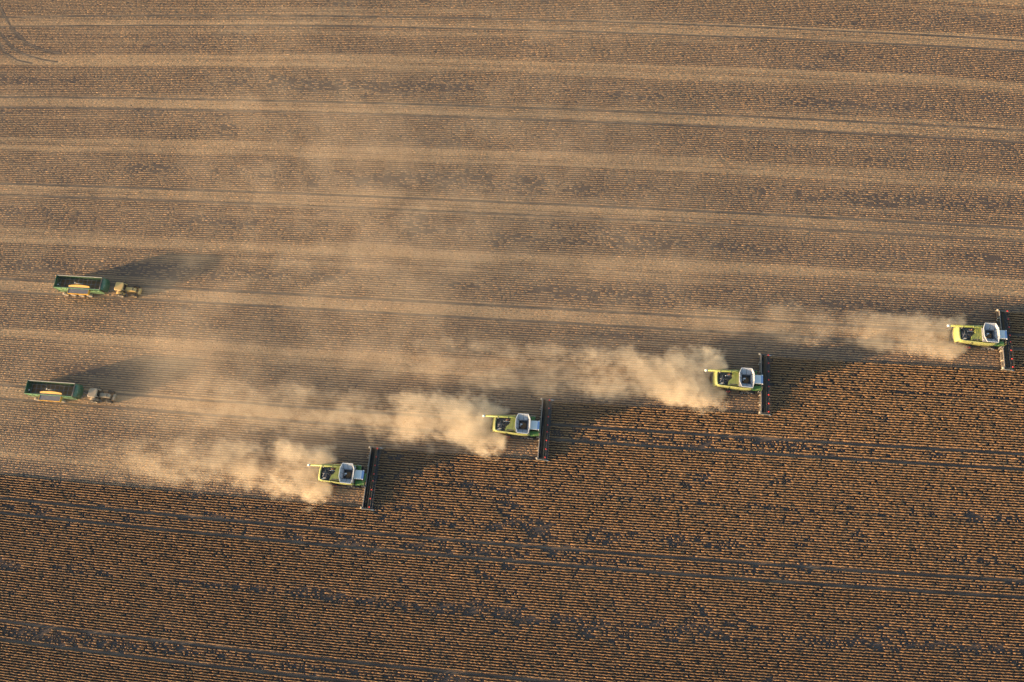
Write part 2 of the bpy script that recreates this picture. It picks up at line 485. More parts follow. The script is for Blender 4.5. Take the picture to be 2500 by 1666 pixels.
# stubble and straw on the cut ground
u, v = row_points(0.43, 20, 170, -195, 112)
k = harvested(u, v) & off_tracks(v, 0.27)
u, v = u[k], v[k]
xy = field(np.stack([u, v], -1)); k = inside(xy); u, v, xy = u[k], v[k], xy[k]
for q in CURVES:
    near = np.nonzero((xy[:, 0] < -110) & (xy[:, 1] > 115))[0]
    if len(near):
        dd = np.min(((xy[near][:, None] - q[None]) ** 2).sum(-1), 1)
        k = np.ones(len(u), bool); k[near[dd < 0.5 ** 2]] = False
        u, v, xy = u[k], v[k], xy[k]
dens = vnoise(u, v, 22, 4.5, 11) * 0.5 + vnoise(u, v, 6, 1.8, 12) * 0.3 + vnoise(u, v, 2, 0.8, 13) * 0.2
dc = np.abs((v - 31.5 + 6.065) % 12.13 - 6.065)
dens = dens + 0.10 * np.exp(-(dc / 3.0) ** 2)
for vc, wd in ((98.4, 1.9), (85.3, 2.0), (73.4, 1.6), (122.0, 1.4)):
    dens = dens - 0.16 * np.exp(-((v - vc) / wd) ** 2)
k = rng.random(len(u)) < np.clip((dens - 0.17) / 0.2, 0.34, 0.975)
u, v, dens = u[k], v[k], dens[k]
n = len(u)
H = 0.075 * (0.75 + 0.5 * rng.random(n)); W = 0.18 * (0.75 + 0.5 * rng.random(n)); L = 0.74 * (0.75 + 0.5 * rng.random(n))
STUB_M = straw_material('stubble_straw', (0.26, 0.155, 0.080), (0.35, 0.222, 0.118), (0.30, 0.188, 0.098))
V_, F_ = roofs(u, v + rng.normal(0, 0.028, n), L, W, H)
o = bpy.data.objects.new('stubble', mesh_np('stubble', V_, F_, STUB_M, 3)); col.objects.link(o)
tag(o, 'short pale stubble left in rows on the cut ground', 'stubble', kind='stuff')
print('stubble tris', len(F_))

#MACHINES
# ------------------------------------------------------------------ machines
LIME = paint('lime_green_paint', (0.165, 0.20, 0.035), 0.45, 0, 0.38)
LIME_PANEL = paint('lime_sunlit_dusty', (0.23, 0.245, 0.07), 0.5, 0, 0.5, (0.30, 0.255, 0.16))  # the lime made paler: low sun painted into the colour, along with dust
DGREEN = paint('dark_green_step', (0.07, 0.19, 0.03), 0.5, 0, 0.25)
WHITE = paint('white_paint', (0.55, 0.55, 0.53), 0.4, 0, 0.14)
TANKW = paint('tank_sheet_metal', (0.27, 0.28, 0.30), 0.45, 0.15, 0.18)
BLACK = paint('black_steel', (0.022, 0.022, 0.024), 0.55, 0, 0.25)
GREY = paint('grey_steel', (0.20, 0.20, 0.21), 0.45, 0.5, 0.4)
SOOT = paint('engine_bay', (0.035, 0.034, 0.034), 0.7, 0.0, 0.55, (0.16, 0.13, 0.10), 3.0)
RED = paint('red_paint', (0.62, 0.035, 0.022), 0.4, 0, 0.12)
RUBBER = paint('rubber', (0.022, 0.021, 0.021), 0.85, 0, 0.3, (0.15, 0.12, 0.085))
DUSTY = paint('dusty_rubber', (0.20, 0.165, 0.125), 0.9, 0, 0.7, (0.42, 0.34, 0.25))
GRAIN = paint('soybeans_in_bulk', (0.19, 0.11, 0.05), 0.9, 0, 0.5, (0.17, 0.10, 0.05), 7)
CHAFF = paint('cut_crop', (0.12, 0.078, 0.04), 0.95, 0, 0.7, (0.05, 0.036, 0.025), 5)
GLASS = glassy('cab_glass', (0.012, 0.016, 0.018))
GREEN = paint('trailer_green', (0.013, 0.078, 0.038), 0.4, 0, 0.25)  # darkened: shade of the front wall, turned from the sun, is painted in
GREEN_S = paint('trailer_green_sunlit_dusty', (0.13, 0.27, 0.11), 0.5, 0, 0.5, (0.30, 0.30, 0.18))  # same green lightened: sunlight on the south wall painted in, plus dust
GREEN_D = paint('trailer_inside', (0.018, 0.05, 0.04), 0.6, 0, 0.35, (0.07, 0.065, 0.05))
YELLOW = paint('hopper_yellow', (0.50, 0.26, 0.025), 0.4, 0, 0.15)
TARP = paint('grey_tarp', (0.09, 0.09, 0.10), 0.7, 0, 0.3)
OCHRE = paint('ochre_paint', (0.46, 0.29, 0.085), 0.42, 0, 0.35, (0.38, 0.28, 0.16))
CREAM = paint('dusty_rim', (0.42, 0.36, 0.27), 0.6, 0, 0.4)
SILVER = paint('bright_pipe', (0.62, 0.62, 0.62), 0.25, 0.9, 0.1)

def wheel(name, parent, x, y, r, w, tyre_m, rim_m, off=(0, 0, 0), lug=False, n=24):
    o = empty(name, (x + off[0], y + off[1], r)); o.parent = parent
    b = MB()
    hw = w / 2
    b.lathe([(r * .58, -hw * .8), (r * .80, -hw), (r * .96, -hw * .85), (r, -hw * .5), (r, hw * .5), (r * .96, hw * .85), (r * .80, hw), (r * .58, hw * .8)], (0, 0, 0), n)
    if lug:
        for i in range(18):
            a = 2 * math.pi * i / 18
            for s in (-1, 1):
                aa = a + (s > 0) * math.pi / 18
                c, s_ = math.cos(aa), math.sin(aa); c2, s2 = math.cos(aa + .13), math.sin(aa + .13)
                r0, r1 = r * .96, r * 1.035
                y0, y1 = (0.02, hw * .9) if s > 0 else (-hw * .9, -0.02)
                p = []
                for rr_ in (r0, r1):
                    p += [(c * rr_, y0, s_ * rr_), (c2 * rr_, y0, s2 * rr_), (c2 * rr_, y1, s2 * rr_), (c * rr_, y1, s_ * rr_)]
                b.add(p, [(0, 1, 2, 3), (4, 7, 6, 5), (0, 4, 5, 1), (1, 5, 6, 2), (2, 6, 7, 3), (3, 7, 4, 0)])
    b.build('tyre', tyre_m, o, True)
    MB().lathe([(r * .10, -hw * .72), (r * .34, -hw * .55), (r * .50, -hw * .86), (r * .62, -hw * .9), (r * .62, hw * .9), (r * .50, hw * .86), (r * .34, hw * .55), (r * .10, hw * .72)], (0, 0, 0), n).build('rim', rim_m, o)
    b = MB()
    for i in range(8):
        a = 2 * math.pi * i / 8
        for s in (-1, 1):
            b.lathe([(.022, -.02), (.022, .02)], (math.cos(a) * r * .24, s * hw * .66, math.sin(a) * r * .24), 6)
    b.build('wheel_nut', GREY, o)['kind'] = 'stuff'
    return o

def make_combine():
    root = empty('combine_harvester', (0, 0, 0))
    X = 4.5; off = (X, 0, 0)              # local zero of the drawings is the back of the header
    P = lambda b, n, m, par=root, sm=False: b.build(n, m, par, sm, off)
    # hull
    b = MB().slab([(-1.95, 1.2), (-1.95, 2.9), (-8.75, 2.9), (-9.2, 2.3), (-9.1, 1.55), (-7.6, 1.25), (-5.2, .95), (-3, .9)][::-1], -1.5, 1.5)
    P(b, 'hull', BLACK)
    # side panels, bowed in plan and in height
    for s in (-1, 1):
        xs = [-8.85, -8.2, -7.2, -6.0, -5.0, -4.2, -3.2, -2.4, -1.9]
        ys = [1.60, 1.66, 1.72, 1.79, 1.87, 1.93, 1.95, 1.93, 1.84]
        zb = [2.15, 1.95, 1.72, 1.52, 1.42, 1.40, 1.42, 1.55, 1.85]
        b = MB(); vs = []; fs = []
        for x, y, z in zip(xs, ys, zb):
            for yy, zz in ((y - .17, 3.36 if s < 0 else 3.1), (y - .07, 3.34 if s < 0 else 3.1), (y, 3.0), (y, 2.45), (y - .10, z), (y - .22, z + .02)):
                vs.append((x, s * yy, zz))
        for i in range(len(xs) - 1):
            for j in range(5):
                q = (i * 6 + j, (i + 1) * 6 + j, (i + 1) * 6 + j + 1, i * 6 + j + 1)
                fs.append(q if s < 0 else q[::-1])
        b.add(vs, fs)
        o = P(b, 'side_panel', LIME_PANEL, root, True)
        sd = o.modifiers.new('thickness', 'SOLIDIFY'); sd.thickness = .04; sd.offset = -1
        b = MB()
        for xg in (-6.6, -4.7):
            b.box(xg - .02, xg + .02, s * 1.80 - .14, s * 1.80 + .14, 2.0, 3.1)
        b.box(-4.6, -2.2, min(s * 1.90, s * 1.975), max(s * 1.90, s * 1.975), 2.0, 2.09)
        each(b, 'panel_seam', BLACK, o, False, off)
    # engine deck: sunken black bay
    o = P(MB().box(-8.72, -4.8, -1.45, 1.42, 2.9, 2.95), 'engine_deck', SOOT)
    e = MB().box(-8.5, -7.5, -1.0, .35, 2.95, 3.22, .05).box(-7.45, -6.9, -.35, .1, 2.95, 3.16, .05).box(-8.1, -7.2, .45, .95, 2.95, 3.12, .04)
    for i in range(14):
        x = -8.5 + rng.random() * 1.7; y = -1.2 + rng.random() * 2.1
        e.box(x, x + .1 + .25 * rng.random(), y, y + .08 + .2 * rng.random(), 2.95, 3.12 + .16 * rng.random())
    e.build('engine', SOOT, o, False, off)['kind'] = 'stuff'
    each(MB().tube([(-8.35, -.9, 3.26), (-7.95, -.2, 3.28), (-7.9, .5, 3.25)], .045, 8).tube([(-8.4, -.2, 3.27), (-7.6, -.35, 3.27), (-7.3, .1, 3.2)], .035, 8).tube([(-8.0, -1.25, 3.1), (-7.4, -1.2, 3.16)], .06, 8), 'hose', GREY, o, True, off)
    MB().tube([(-7.35, .48, 3.16), (-5.95, .50, 3.18)], .045, 8).build('deck_rail', SILVER, o, True, off)
    MB().tube([(-6.55, .80, 2.95), (-6.55, .80, 3.5)], .11, 10).tube([(-6.9, .78, 3.12), (-6.1, .82, 3.12)], .14, 10).build('exhaust_stack', paint('rusty_pipe', (.16, .08, .05), .6, .3, .4), o, True, off)
    MB().box(-8.55, -8.3, .95, 1.25, 3.1, 3.42, .04).build('rear_lamp', CREAM, o, False, off)
    MB().add([(-8.65, -1.45, 3.0), (-8.2, -1.45, 3.0), (-7.5, -1.05, 3.0), (-8.1, -1.0, 3.0), (-8.65, -1.45, 3.30), (-8.2, -1.45, 3.34), (-7.5, -1.05, 3.30), (-8.1, -1.0, 3.27)], [(4, 5, 6, 7), (0, 1, 5, 4), (1, 2, 6, 5), (2, 3, 7, 6), (3, 0, 4, 7)]).build('rear_step', CREAM, o, False, off)
    # green deck in front of the bay, notched
    o = P(MB().prism([(-4.72, -1.42), (-4.72, 1.40), (-5.9, 1.40), (-5.9, .12), (-6.62, -.55), (-6.85, -1.42)], 2.95, 3.34), 'deck_cover', LIME)
    MB().box(-6.5, -4.95, -1.36, -1.16, 3.33, 3.352).build('deck_grille', BLACK, o, False, off)
    MB().box(-5.5, -5.44, -1.1, 1.3, 3.335, 3.36).build('cover_seam', LIME_PANEL, o, False, off)
    # rear hood: curved, leaning back
    vs = []; fs = []
    yy = np.linspace(-1.62, 1.62, 9)
    rows = [(-8.62, 3.30), (-8.74, 3.38), (-8.95, 3.34), (-9.12, 3.0), (-9.35, 2.45), (-9.5, 1.9), (-9.3, 1.75)]
    for (x, z) in rows:
        for y in yy:
            bow = .16 * (1 - (y / 1.62) ** 2) - (.10 if abs(y) > 1.5 else 0)
            vs.append((x - bow + .05, y, z - .05 * (abs(y) > 1.5)))
    for i in range(len(rows) - 1):
        for j in range(8):
            fs.append((i * 9 + j, i * 9 + j + 1, (i + 1) * 9 + j + 1, (i + 1) * 9 + j))
    o = P(MB().add(vs, fs), 'rear_hood', LIME_PANEL, root, True)
    sd = o.modifiers.new('thickness', 'SOLIDIFY'); sd.thickness = .05
    MB().tube([(-9.55, -.9, 2.2), (-9.75, -.85, 2.2), (-9.75, .85, 2.2), (-9.55, .9, 2.2)], .025, 6).build('hood_rail', CREAM, o, True, off)
    MB().slab([(-9.1, 1.0), (-9.7, .75), (-10.0, .95), (-9.6, 1.6), (-9.1, 1.75)], -1.35, 1.35).build('straw_spreader', BLACK, o, False, off)
    # grain tank: walls, flaps, grain
    t = P(MB().box(-4.68, -4.16, -1.6, 1.6, 2.92, 3.57).box(-2.42, -2.0, -1.6, 1.6, 2.3, 3.57).box(-4.16, -2.42, .86, 1.6, 2.3, 3.57).box(-4.16, -2.42, -1.6, -1.02, 2.3, 3.57), 'grain_tank', TANKW)
    zr, zi = 4.45, 3.60
    rim = dict(A=(-4.37, 1.9), B=(-2.37, 1.93), C=(-1.9, .95), D=(-1.86, -.65), E=(-2.2, -2.0), F=(-4.27, -1.92), G=(-4.74, -.78), H=(-4.74, .95))
    inn = dict(a=(-4.15, .84), b=(-2.42, .86), c=(-2.42, -1.02), d=(-4.15, -1.02))
    mid = lambda p, q: ((p[0] + q[0]) / 2, (p[1] + q[1]) / 2)
    quads = [('flap', rim['A'], mid(rim['A'], rim['B']), mid(inn['a'], inn['b']), inn['a']), ('flap', mid(rim['A'], rim['B']), rim['B'], inn['b'], mid(inn['a'], inn['b'])),
             ('corner_flap', rim['B'], rim['C'], inn['b'], None), ('flap', rim['C'], rim['D'], inn['c'], inn['b']), ('corner_flap', rim['D'], rim['E'], inn['c'], None),
             ('flap', rim['E'], mid(rim['E'], rim['F']), mid(inn['d'], inn['c']), inn['c']), ('flap', mid(rim['E'], rim['F']), rim['F'], inn['d'], mid(inn['d'], inn['c'])),
             ('corner_flap', rim['F'], rim['G'], inn['d'], None), ('flap', rim['G'], mid(rim['G'], rim['H']), mid(inn['d'], inn['a']), inn['d']), ('flap', mid(rim['G'], rim['H']), rim['H'], inn['a'], mid(inn['d'], inn['a'])),
             ('corner_flap', rim['H'], rim['A'], inn['a'], None)]
    for nm, p, q, r, s in quads:
        v3 = [Vector((*p, zr)), Vector((*q, zr)), Vector((*r, zi))] + ([Vector((*s, zi))] if s else [])
        c = sum(v3, Vector()) / len(v3)
        v3 = [c + (w - c) * .975 for w in v3]
        nrm = (v3[1] - v3[0]).cross(v3[2] - v3[0]).normalized() * .045
        if nrm.z > 0: nrm = -nrm
        k = len(v3)
        b = MB().add([w for w in v3] + [w + nrm for w in v3], [tuple(range(k)), tuple(reversed(range(k, 2 * k)))] + [(i, k + i, k + (i + 1) % k, (i + 1) % k) for i in range(k)])
        b.build(nm, TANKW, t, False, off)
    # dark hinge strips between the flaps
    for p, q in ((mid(rim['A'], rim['B']), mid(inn['a'], inn['b'])), (rim['A'], inn['a']), (rim['B'], inn['b']), (rim['C'], inn['b']), (rim['D'], inn['c']), (rim['E'], inn['c']), (mid(rim['E'], rim['F']), mid(inn['d'], inn['c'])), (rim['F'], inn['d']), (rim['G'], inn['d']), (mid(rim['G'], rim['H']), mid(inn['d'], inn['a'])), (rim['H'], inn['a'])):
        MB().tube([(*p, zr - .02), (*q, zi + .02)], .035, 5).build('hinge_strip', BLACK, t, False, off)
    # folded lip along the rim
    ring = [rim[k] for k in 'ABCDEFGH']
    b = MB(); n = len(ring); cx, cyy = -3.3, 0
    outer = [(cx + (x - cx) * 1.03, cyy + (y - cyy) * 1.02) for x, y in ring]; inner = [(cx + (x - cx) * .965, cyy + (y - cyy) * .975) for x, y in ring]
    vs = [(x, y, zr + .03) for x, y in outer] + [(x, y, zr + .03) for x, y in inner] + [(x, y, zr - .07) for x, y in outer] + [(x, y, zr - .07) for x, y in inner]
    fs = []
    for i in range(n):
        j = (i + 1) % n
        fs += [(i, n + i, n + j, j), (2 * n + i, i, j, 2 * n + j), (n + i, 3 * n + i, 3 * n + j, n + j)]
    b.add(vs, fs).build('rim_lip', WHITE, t, False, off)
    # heaped grain and bubble-up auger cap
    g = 9; vs = []; fs = []
    for i in range(g):
        for j in range(g):
            x = -4.15 + 1.73 * i / (g - 1); y = -1.02 + 1.87 * j / (g - 1)
            r2 = ((x + 3.3) / .9) ** 2 + ((y + .1) / .95) ** 2
            vs.append((x, y, 2.70 + .34 * math.exp(-1.4 * r2) + .03 * random.random()))
    for i in range(g - 1):
        for j in range(g - 1):
            fs.append((i * g + j, (i + 1) * g + j, (i + 1) * g + j + 1, i * g + j + 1))
    MB().add(vs, fs).build('grain', GRAIN, t, True, off)
    MB().tube([(-3.75, .05, 3.1), (-3.62, .0, 3.6)], [.17, .12], 10).box(-3.86, -3.45, -.12, .12, 3.58, 3.64).box(-3.95, -3.8, -.36, -.2, 3.2, 3.5).build('filling_auger', WHITE, t, False, off)
    # unloading auger folded back
    o = P(MB().tube([(-4.55, 1.28, 3.72), (-5.2, 1.26, 3.86), (-10.95, 1.10, 3.98)], .20, 14), 'unloading_auger', LIME, root, True)
    MB().tube([(-10.93, 1.10, 3.98), (-11.15, 1.09, 3.97), (-11.38, 1.08, 3.86)], [.23, .25, .22], 14).build('spout', WHITE, o, True, off)
    b = MB()
    for x in (-6.4, -8.4): b.tube([(x, 1.235 + (x + 5.2) * .028, 3.9 - (x + 5.2) * .02), (x - .06, 1.235 + (x + 5.26) * .028, 3.9 - (x + 5.26) * .02)], .225, 14)
    each(b, 'flange', LIME_PANEL, o, True, off)
    MB().box(-8.75, -8.6, .98, 1.22, 3.1, 3.8).build('auger_rest', BLACK, o, False, off)
    # cab
    o = P(MB().box(-1.9, -1.78, -.82, .82, 1.75, 3.5).box(-1.9, -.45, -.82, .82, 1.6, 1.76), 'cab', BLACK)
    MB().add([(-.34, -.78, 1.76), (-.34, .78, 1.76), (-.52, .74, 3.5), (-.52, -.74, 3.5), (-.40, -.78, 1.76), (-.40, .78, 1.76), (-.58, .74, 3.5), (-.58, -.74, 3.5)], [(0, 1, 2, 3), (7, 6, 5, 4), (0, 3, 7, 4), (1, 5, 6, 2), (3, 2, 6, 7), (0, 4, 5, 1)]).build('windscreen', GLASS, o, False, off)
    for s in (-1, 1):
        MB().add([(-1.78, s * .82, 1.76), (-.40, s * .82, 1.76), (-.58, s * .78, 3.5), (-1.78, s * .78, 3.5), (-1.78, s * .78, 1.76), (-.40, s * .78, 1.76), (-.58, s * .74, 3.5), (-1.78, s * .74, 3.5)], [(0, 1, 2, 3), (7, 6, 5, 4), (0, 4, 5, 1), (1, 5, 6, 2), (2, 6, 7, 3), (3, 7, 4, 0)]).build('side_window', GLASS, o, False, off)
    MB().box(-1.97, -.48, -.88, .88, 3.5, 3.72, .07).build('roof', WHITE, o, False, off)
    MB().add([(-.48, -.84, 3.50), (-.48, .84, 3.50), (-.48, .84, 3.66), (-.48, -.84, 3.66), (-.06, -.78, 3.50), (-.06, .78, 3.50), (-.10, .78, 3.58), (-.10, -.78, 3.58)], [(3, 2, 6, 7), (4, 7, 6, 5), (0, 4, 5, 1), (0, 3, 7, 4), (1, 5, 6, 2)]).build('sun_visor', paint('visor_blue_shade', (.20, .28, .45), .35, 0, .1), o, False, off)  # white visor; the blue of sky-lit shade is put into its colour
    for s in (-1, 1):
        MB().box(-.32, -.08, s * .86 - .11, s * .86 + .11, 3.52, 3.70, .04).build('work_lamp', WHITE, o, False, off)
        MB().tube([(-.45, s * .8, 3.2), (-.15, s * 1.25, 3.2), (-.12, s * 1.35, 3.1)], .02, 6).box(-.16, -.08, s * 1.38 - .1, s * 1.38 + .1, 2.7, 3.15).build('mirror', BLACK, o, False, off)
    MB().tube([(-1.75, .7, 3.72), (-1.75, .7, 3.86)], .07, 8).build('beacon', YELLOW, o, True, off)
    # platforms, ladder, rails
    o = P(MB().box(-1.93, -1.15, .90, 2.05, 1.98, 2.08).box(-1.22, -1.12, 1.2, 2.05, 2.08, 2.6), 'platform', DGREEN)
    MB().tube([(-1.1, 1.95, 2.08), (-1.1, 1.95, 3.05), (-1.85, 1.98, 3.05), (-1.85, 1.98, 2.08)], .022, 6).build('handrail', WHITE, o, True, off)
    o = P(MB().box(-1.93, -.10, -1.78, -.90, 1.98, 2.08).box(-1.9, -.9, -1.86, -1.76, 1.9, 2.06), 'platform', DGREEN)
    MB().tube([(-.1, -1.0, 2.08), (-.1, -1.0, 2.9), (-.1, -1.75, 2.9), (-.1, -1.75, 2.08)], .022, 6).tube([(-.55, -1.8, 2.08), (-.55, -1.85, 2.95), (-1.2, -1.85, 2.95), (-1.2, -1.8, 2.08)], .022, 6).build('handrail', LIME_PANEL, o, True, off)
    b = MB()
    for i in range(5): b.box(-.55, -.15, -1.84 - .05 * i, -1.78 - .05 * i, .55 + .3 * i, .59 + .3 * i)
    b.box(-.58, -.54, -2.06, -1.78, .5, 2.0).box(-.16, -.12, -2.06, -1.78, .5, 2.0)
    b.build('ladder', GREY, o, False, off)
    # crawler tracks in front, steered wheels behind
    for s in (-1, 1):
        tr = empty('crawler_track', (X - 2.65, s * 1.80, 0)); tr.parent = root
        cs = [(-1.05, .47, .43), (1.05, .47, .43), (.15, 1.05, .42)]
        pts = []
        for a in np.linspace(0, 2 * math.pi, 72, endpoint=False):
            dx, dz = math.cos(a), math.sin(a)
            j = max(range(3), key=lambda q: cs[q][0] * dx + cs[q][1] * dz + cs[q][2])
            pts.append((cs[j][0] + cs[j][2] * dx, cs[j][1] + cs[j][2] * dz))
        n = len(pts); vs = []
        for sc_, y in ((1, -.33), (1, .33), (.9, .33), (.9, -.33)):
            vs += [(x * sc_ * 1.0, y, .62 + (z - .62) * sc_) for x, z in pts]
        fs = []
        for k in range(4):
            k2 = (k + 1) % 4
            for i in range(n):
                j = (i + 1) % n; fs.append((k * n + i, k * n + j, k2 * n + j, k2 * n + i))
        b = MB().add(vs, fs)
        for i in range(0, n, 3):
            x, z = pts[i]; x2, z2 = pts[(i + 1) % n]
            b.box(min(x, x2) - .03, max(x, x2) + .03, -.32, .32, z - .03, z + .03)
        b.build('track_belt', RUBBER, tr)
        each(MB().lathe([(.36, -.30), (.36, .30)], (-1.05, 0, .47), 18).lathe([(.36, -.30), (.36, .30)], (1.05, 0, .47), 18).lathe([(.16, -.26), (.16, .26)], (-.35, 0, .22), 14).lathe([(.16, -.26), (.16, .26)], (.35, 0, .22), 14), 'road_wheel', GREY, tr, False)
        MB().lathe([(.12, -.34), (.36, -.30), (.36, .30), (.12, .34)], (.15, 0, 1.05), 18).build('drive_wheel', GREY, tr, False)
        MB().box(-.9, .9, -.1, .1, .4, .62).build('track_frame', GREY, tr)
    P(MB().box(-6.6, -2.4, -.5, .5, .75, 1.2), 'axle_frame', BLACK)
    P(MB().box(-2.75, -2.35, -1.7, 1.7, .85, 1.15), 'axle', BLACK); P(MB().box(-6.5, -6.2, -1.6, 1.6, .6, .85), 'axle', BLACK)
    for s in (-1, 1):
        wheel('rear_wheel', root, -6.35, s * 1.82, .68, .5, RUBBER, RED, off)
    # feeder house
    P(MB().add([(-1.9, -.72, 1.1), (-1.9, .72, 1.1), (.05, .72, .45), (.05, -.72, .45), (-1.9, -.72, 1.9), (-1.9, .72, 1.9), (.05, .72, 1.15), (.05, -.72, 1.15)], [(3, 2, 1, 0), (4, 7, 6, 5)[::-1], (0, 3, 7, 4)[::-1], (1, 5, 6, 2), (0, 4, 5, 1)[::-1], (2, 3, 7, 6)]), 'feeder_house', DGREEN)
    # header
    h = P(MB().slab([(-.02, .25), (-.02, 1.12), (.12, 1.18), (.16, 1.1), (.16, .3), (.6, .2), (.6, .16)], -6.1, 6.1), 'header', BLACK)
    MB().box(-.08, .10, -6.1, 6.1, 1.18, 1.32, .04).box(-.20, -.02, -6.05, 6.05, .3, .45).build('back_beam', paint('header_beam', (.16, .14, .12), .5, .2, .4), h, False, off)
    b = MB()
    for y in (-4.4, -2.4, 2.4, 4.4): b.box(-.30, -.02, y - .05, y + .05, .3, 1.2)
    for y in (-3.9, 4.0): b.box(-.55, -.15, y - .06, y + .06, .75, .85)
    each(b, 'brace', CREAM, h, False, off)
    b = MB()
    for y0, y1 in ((-6.0, -.85), (.85, 6.0)): b.box(.55, 1.25, y0, y1, .30, .36)
    each(b, 'draper_belt', CHAFF, h, False, off)
    MB().box(.2, 1.3, -.83, .83, .26, .33).box(.3, 1.0, -.5, .5, .33, .42, .06).build('centre_belt', CHAFF, h, False, off)
    MB().tube([(.38, -6.0, .62), (.38, 6.0, .62)], .16, 12).build('feed_auger', BLACK, h, True, off)
    b = MB()
    for s in (-1, 1):
        for i in range(22):
            y = s * (.9 + i * .235)
            b.lathe([(.30, -.012), (.30, .012)], (.38, y, .62), 12)
    b.build('auger_flight', BLACK, h, False, off)['kind'] = 'stuff'
    b = MB().box(1.25, 1.95, -6.1, 6.1, .10, .17)
    for i in range(80):
        y = -6.05 + i * .153
        b.add([(1.95, y - .03, .10), (1.95, y + .03, .10), (2.08, y, .12), (1.95, y, .17)], [(0, 2, 1), (0, 3, 2), (1, 2, 3)])
    b.build('knife_bar', BLACK, h, False, off)['kind'] = 'stuff'
    cx, cz, rr = 1.42, 1.0, .52
    MB().tube([(cx, -6.0, cz), (cx, 6.0, cz)], .07, 8).build('reel_tube', BLACK, h, True, off)
    for i in range(6):
        a = math.pi * (i / 3 + .08)
        x, z = cx + rr * math.cos(a), cz + rr * math.sin(a)
        b = MB().tube([(x, -5.95, z), (x, 5.95, z)], .03, 5)
        for k in range(48):
            y = -5.85 + k * .249
            b.add([(x - .012, y, z), (x + .012, y, z), (x + .04, y, z - .24)], [(0, 1, 2)])
        b.build('reel_bat', BLACK, h, False, off)['kind'] = 'stuff'
    for y in (5.85, 4.15, 2.42, .70, -.68, -2.42, -4.18, -5.85):
        b = MB()
        for i in range(6):
            a = math.pi * (i / 3 + .08)
            b.tube([(cx, y, cz), (cx + rr * math.cos(a), y, cz + rr * math.sin(a))], .028, 5)
        b.build('reel_spider', BLACK, h, False, off)
        MB().box(cx - .12, cx + .12, y - .11, y + .11, cz + rr - .02, cz + rr + .09, .03).build('reel_joint', RED, h, False, off)
    for s in (-1, 1):
        MB().tube([(-.15, s * 5.6 if False else s * 6.05, 1.28), (1.42, s * 6.05, 1.16)], .06, 6).build('reel_arm', BLACK, h, False, off)
        b = MB().add([(-.38, s * 6.12, .15), (-.38, s * 6.26, .15), (1.9, s * 6.28, .10), (1.9, s * 6.12, .10), (-.38, s * 6.12, .95), (-.38, s * 6.26, .95), (1.7, s * 6.26, .62), (1.7, s * 6.12, .62)],
                     [(0, 1, 2, 3), (4, 7, 6, 5), (0, 4, 5, 1), (1, 5, 6, 2), (2, 6, 7, 3), (3, 7, 4, 0)])
        b.build('end_plate', paint('header_end', (.25, .22, .17), .5, 0, .4), h, False, off)
        MB().add([(1.7, s * 6.12, .12), (1.7, s * 6.30, .12), (2.55, s * 6.24, .10), (1.7, s * 6.13, .55), (1.7, s * 6.28, .55), (2.3, s * 6.23, .22)], [(0, 2, 1), (3, 4, 5), (0, 3, 5, 2), (1, 2, 5, 4), (0, 1, 4, 3)]).build('crop_divider', WHITE, h, False, off)
        MB().box(-.42, -.1, s * 6.05 - .18, s * 6.05 + .18, 1.05, 1.36, .05).build('marker_plate', CREAM, h, False, off)
    return root

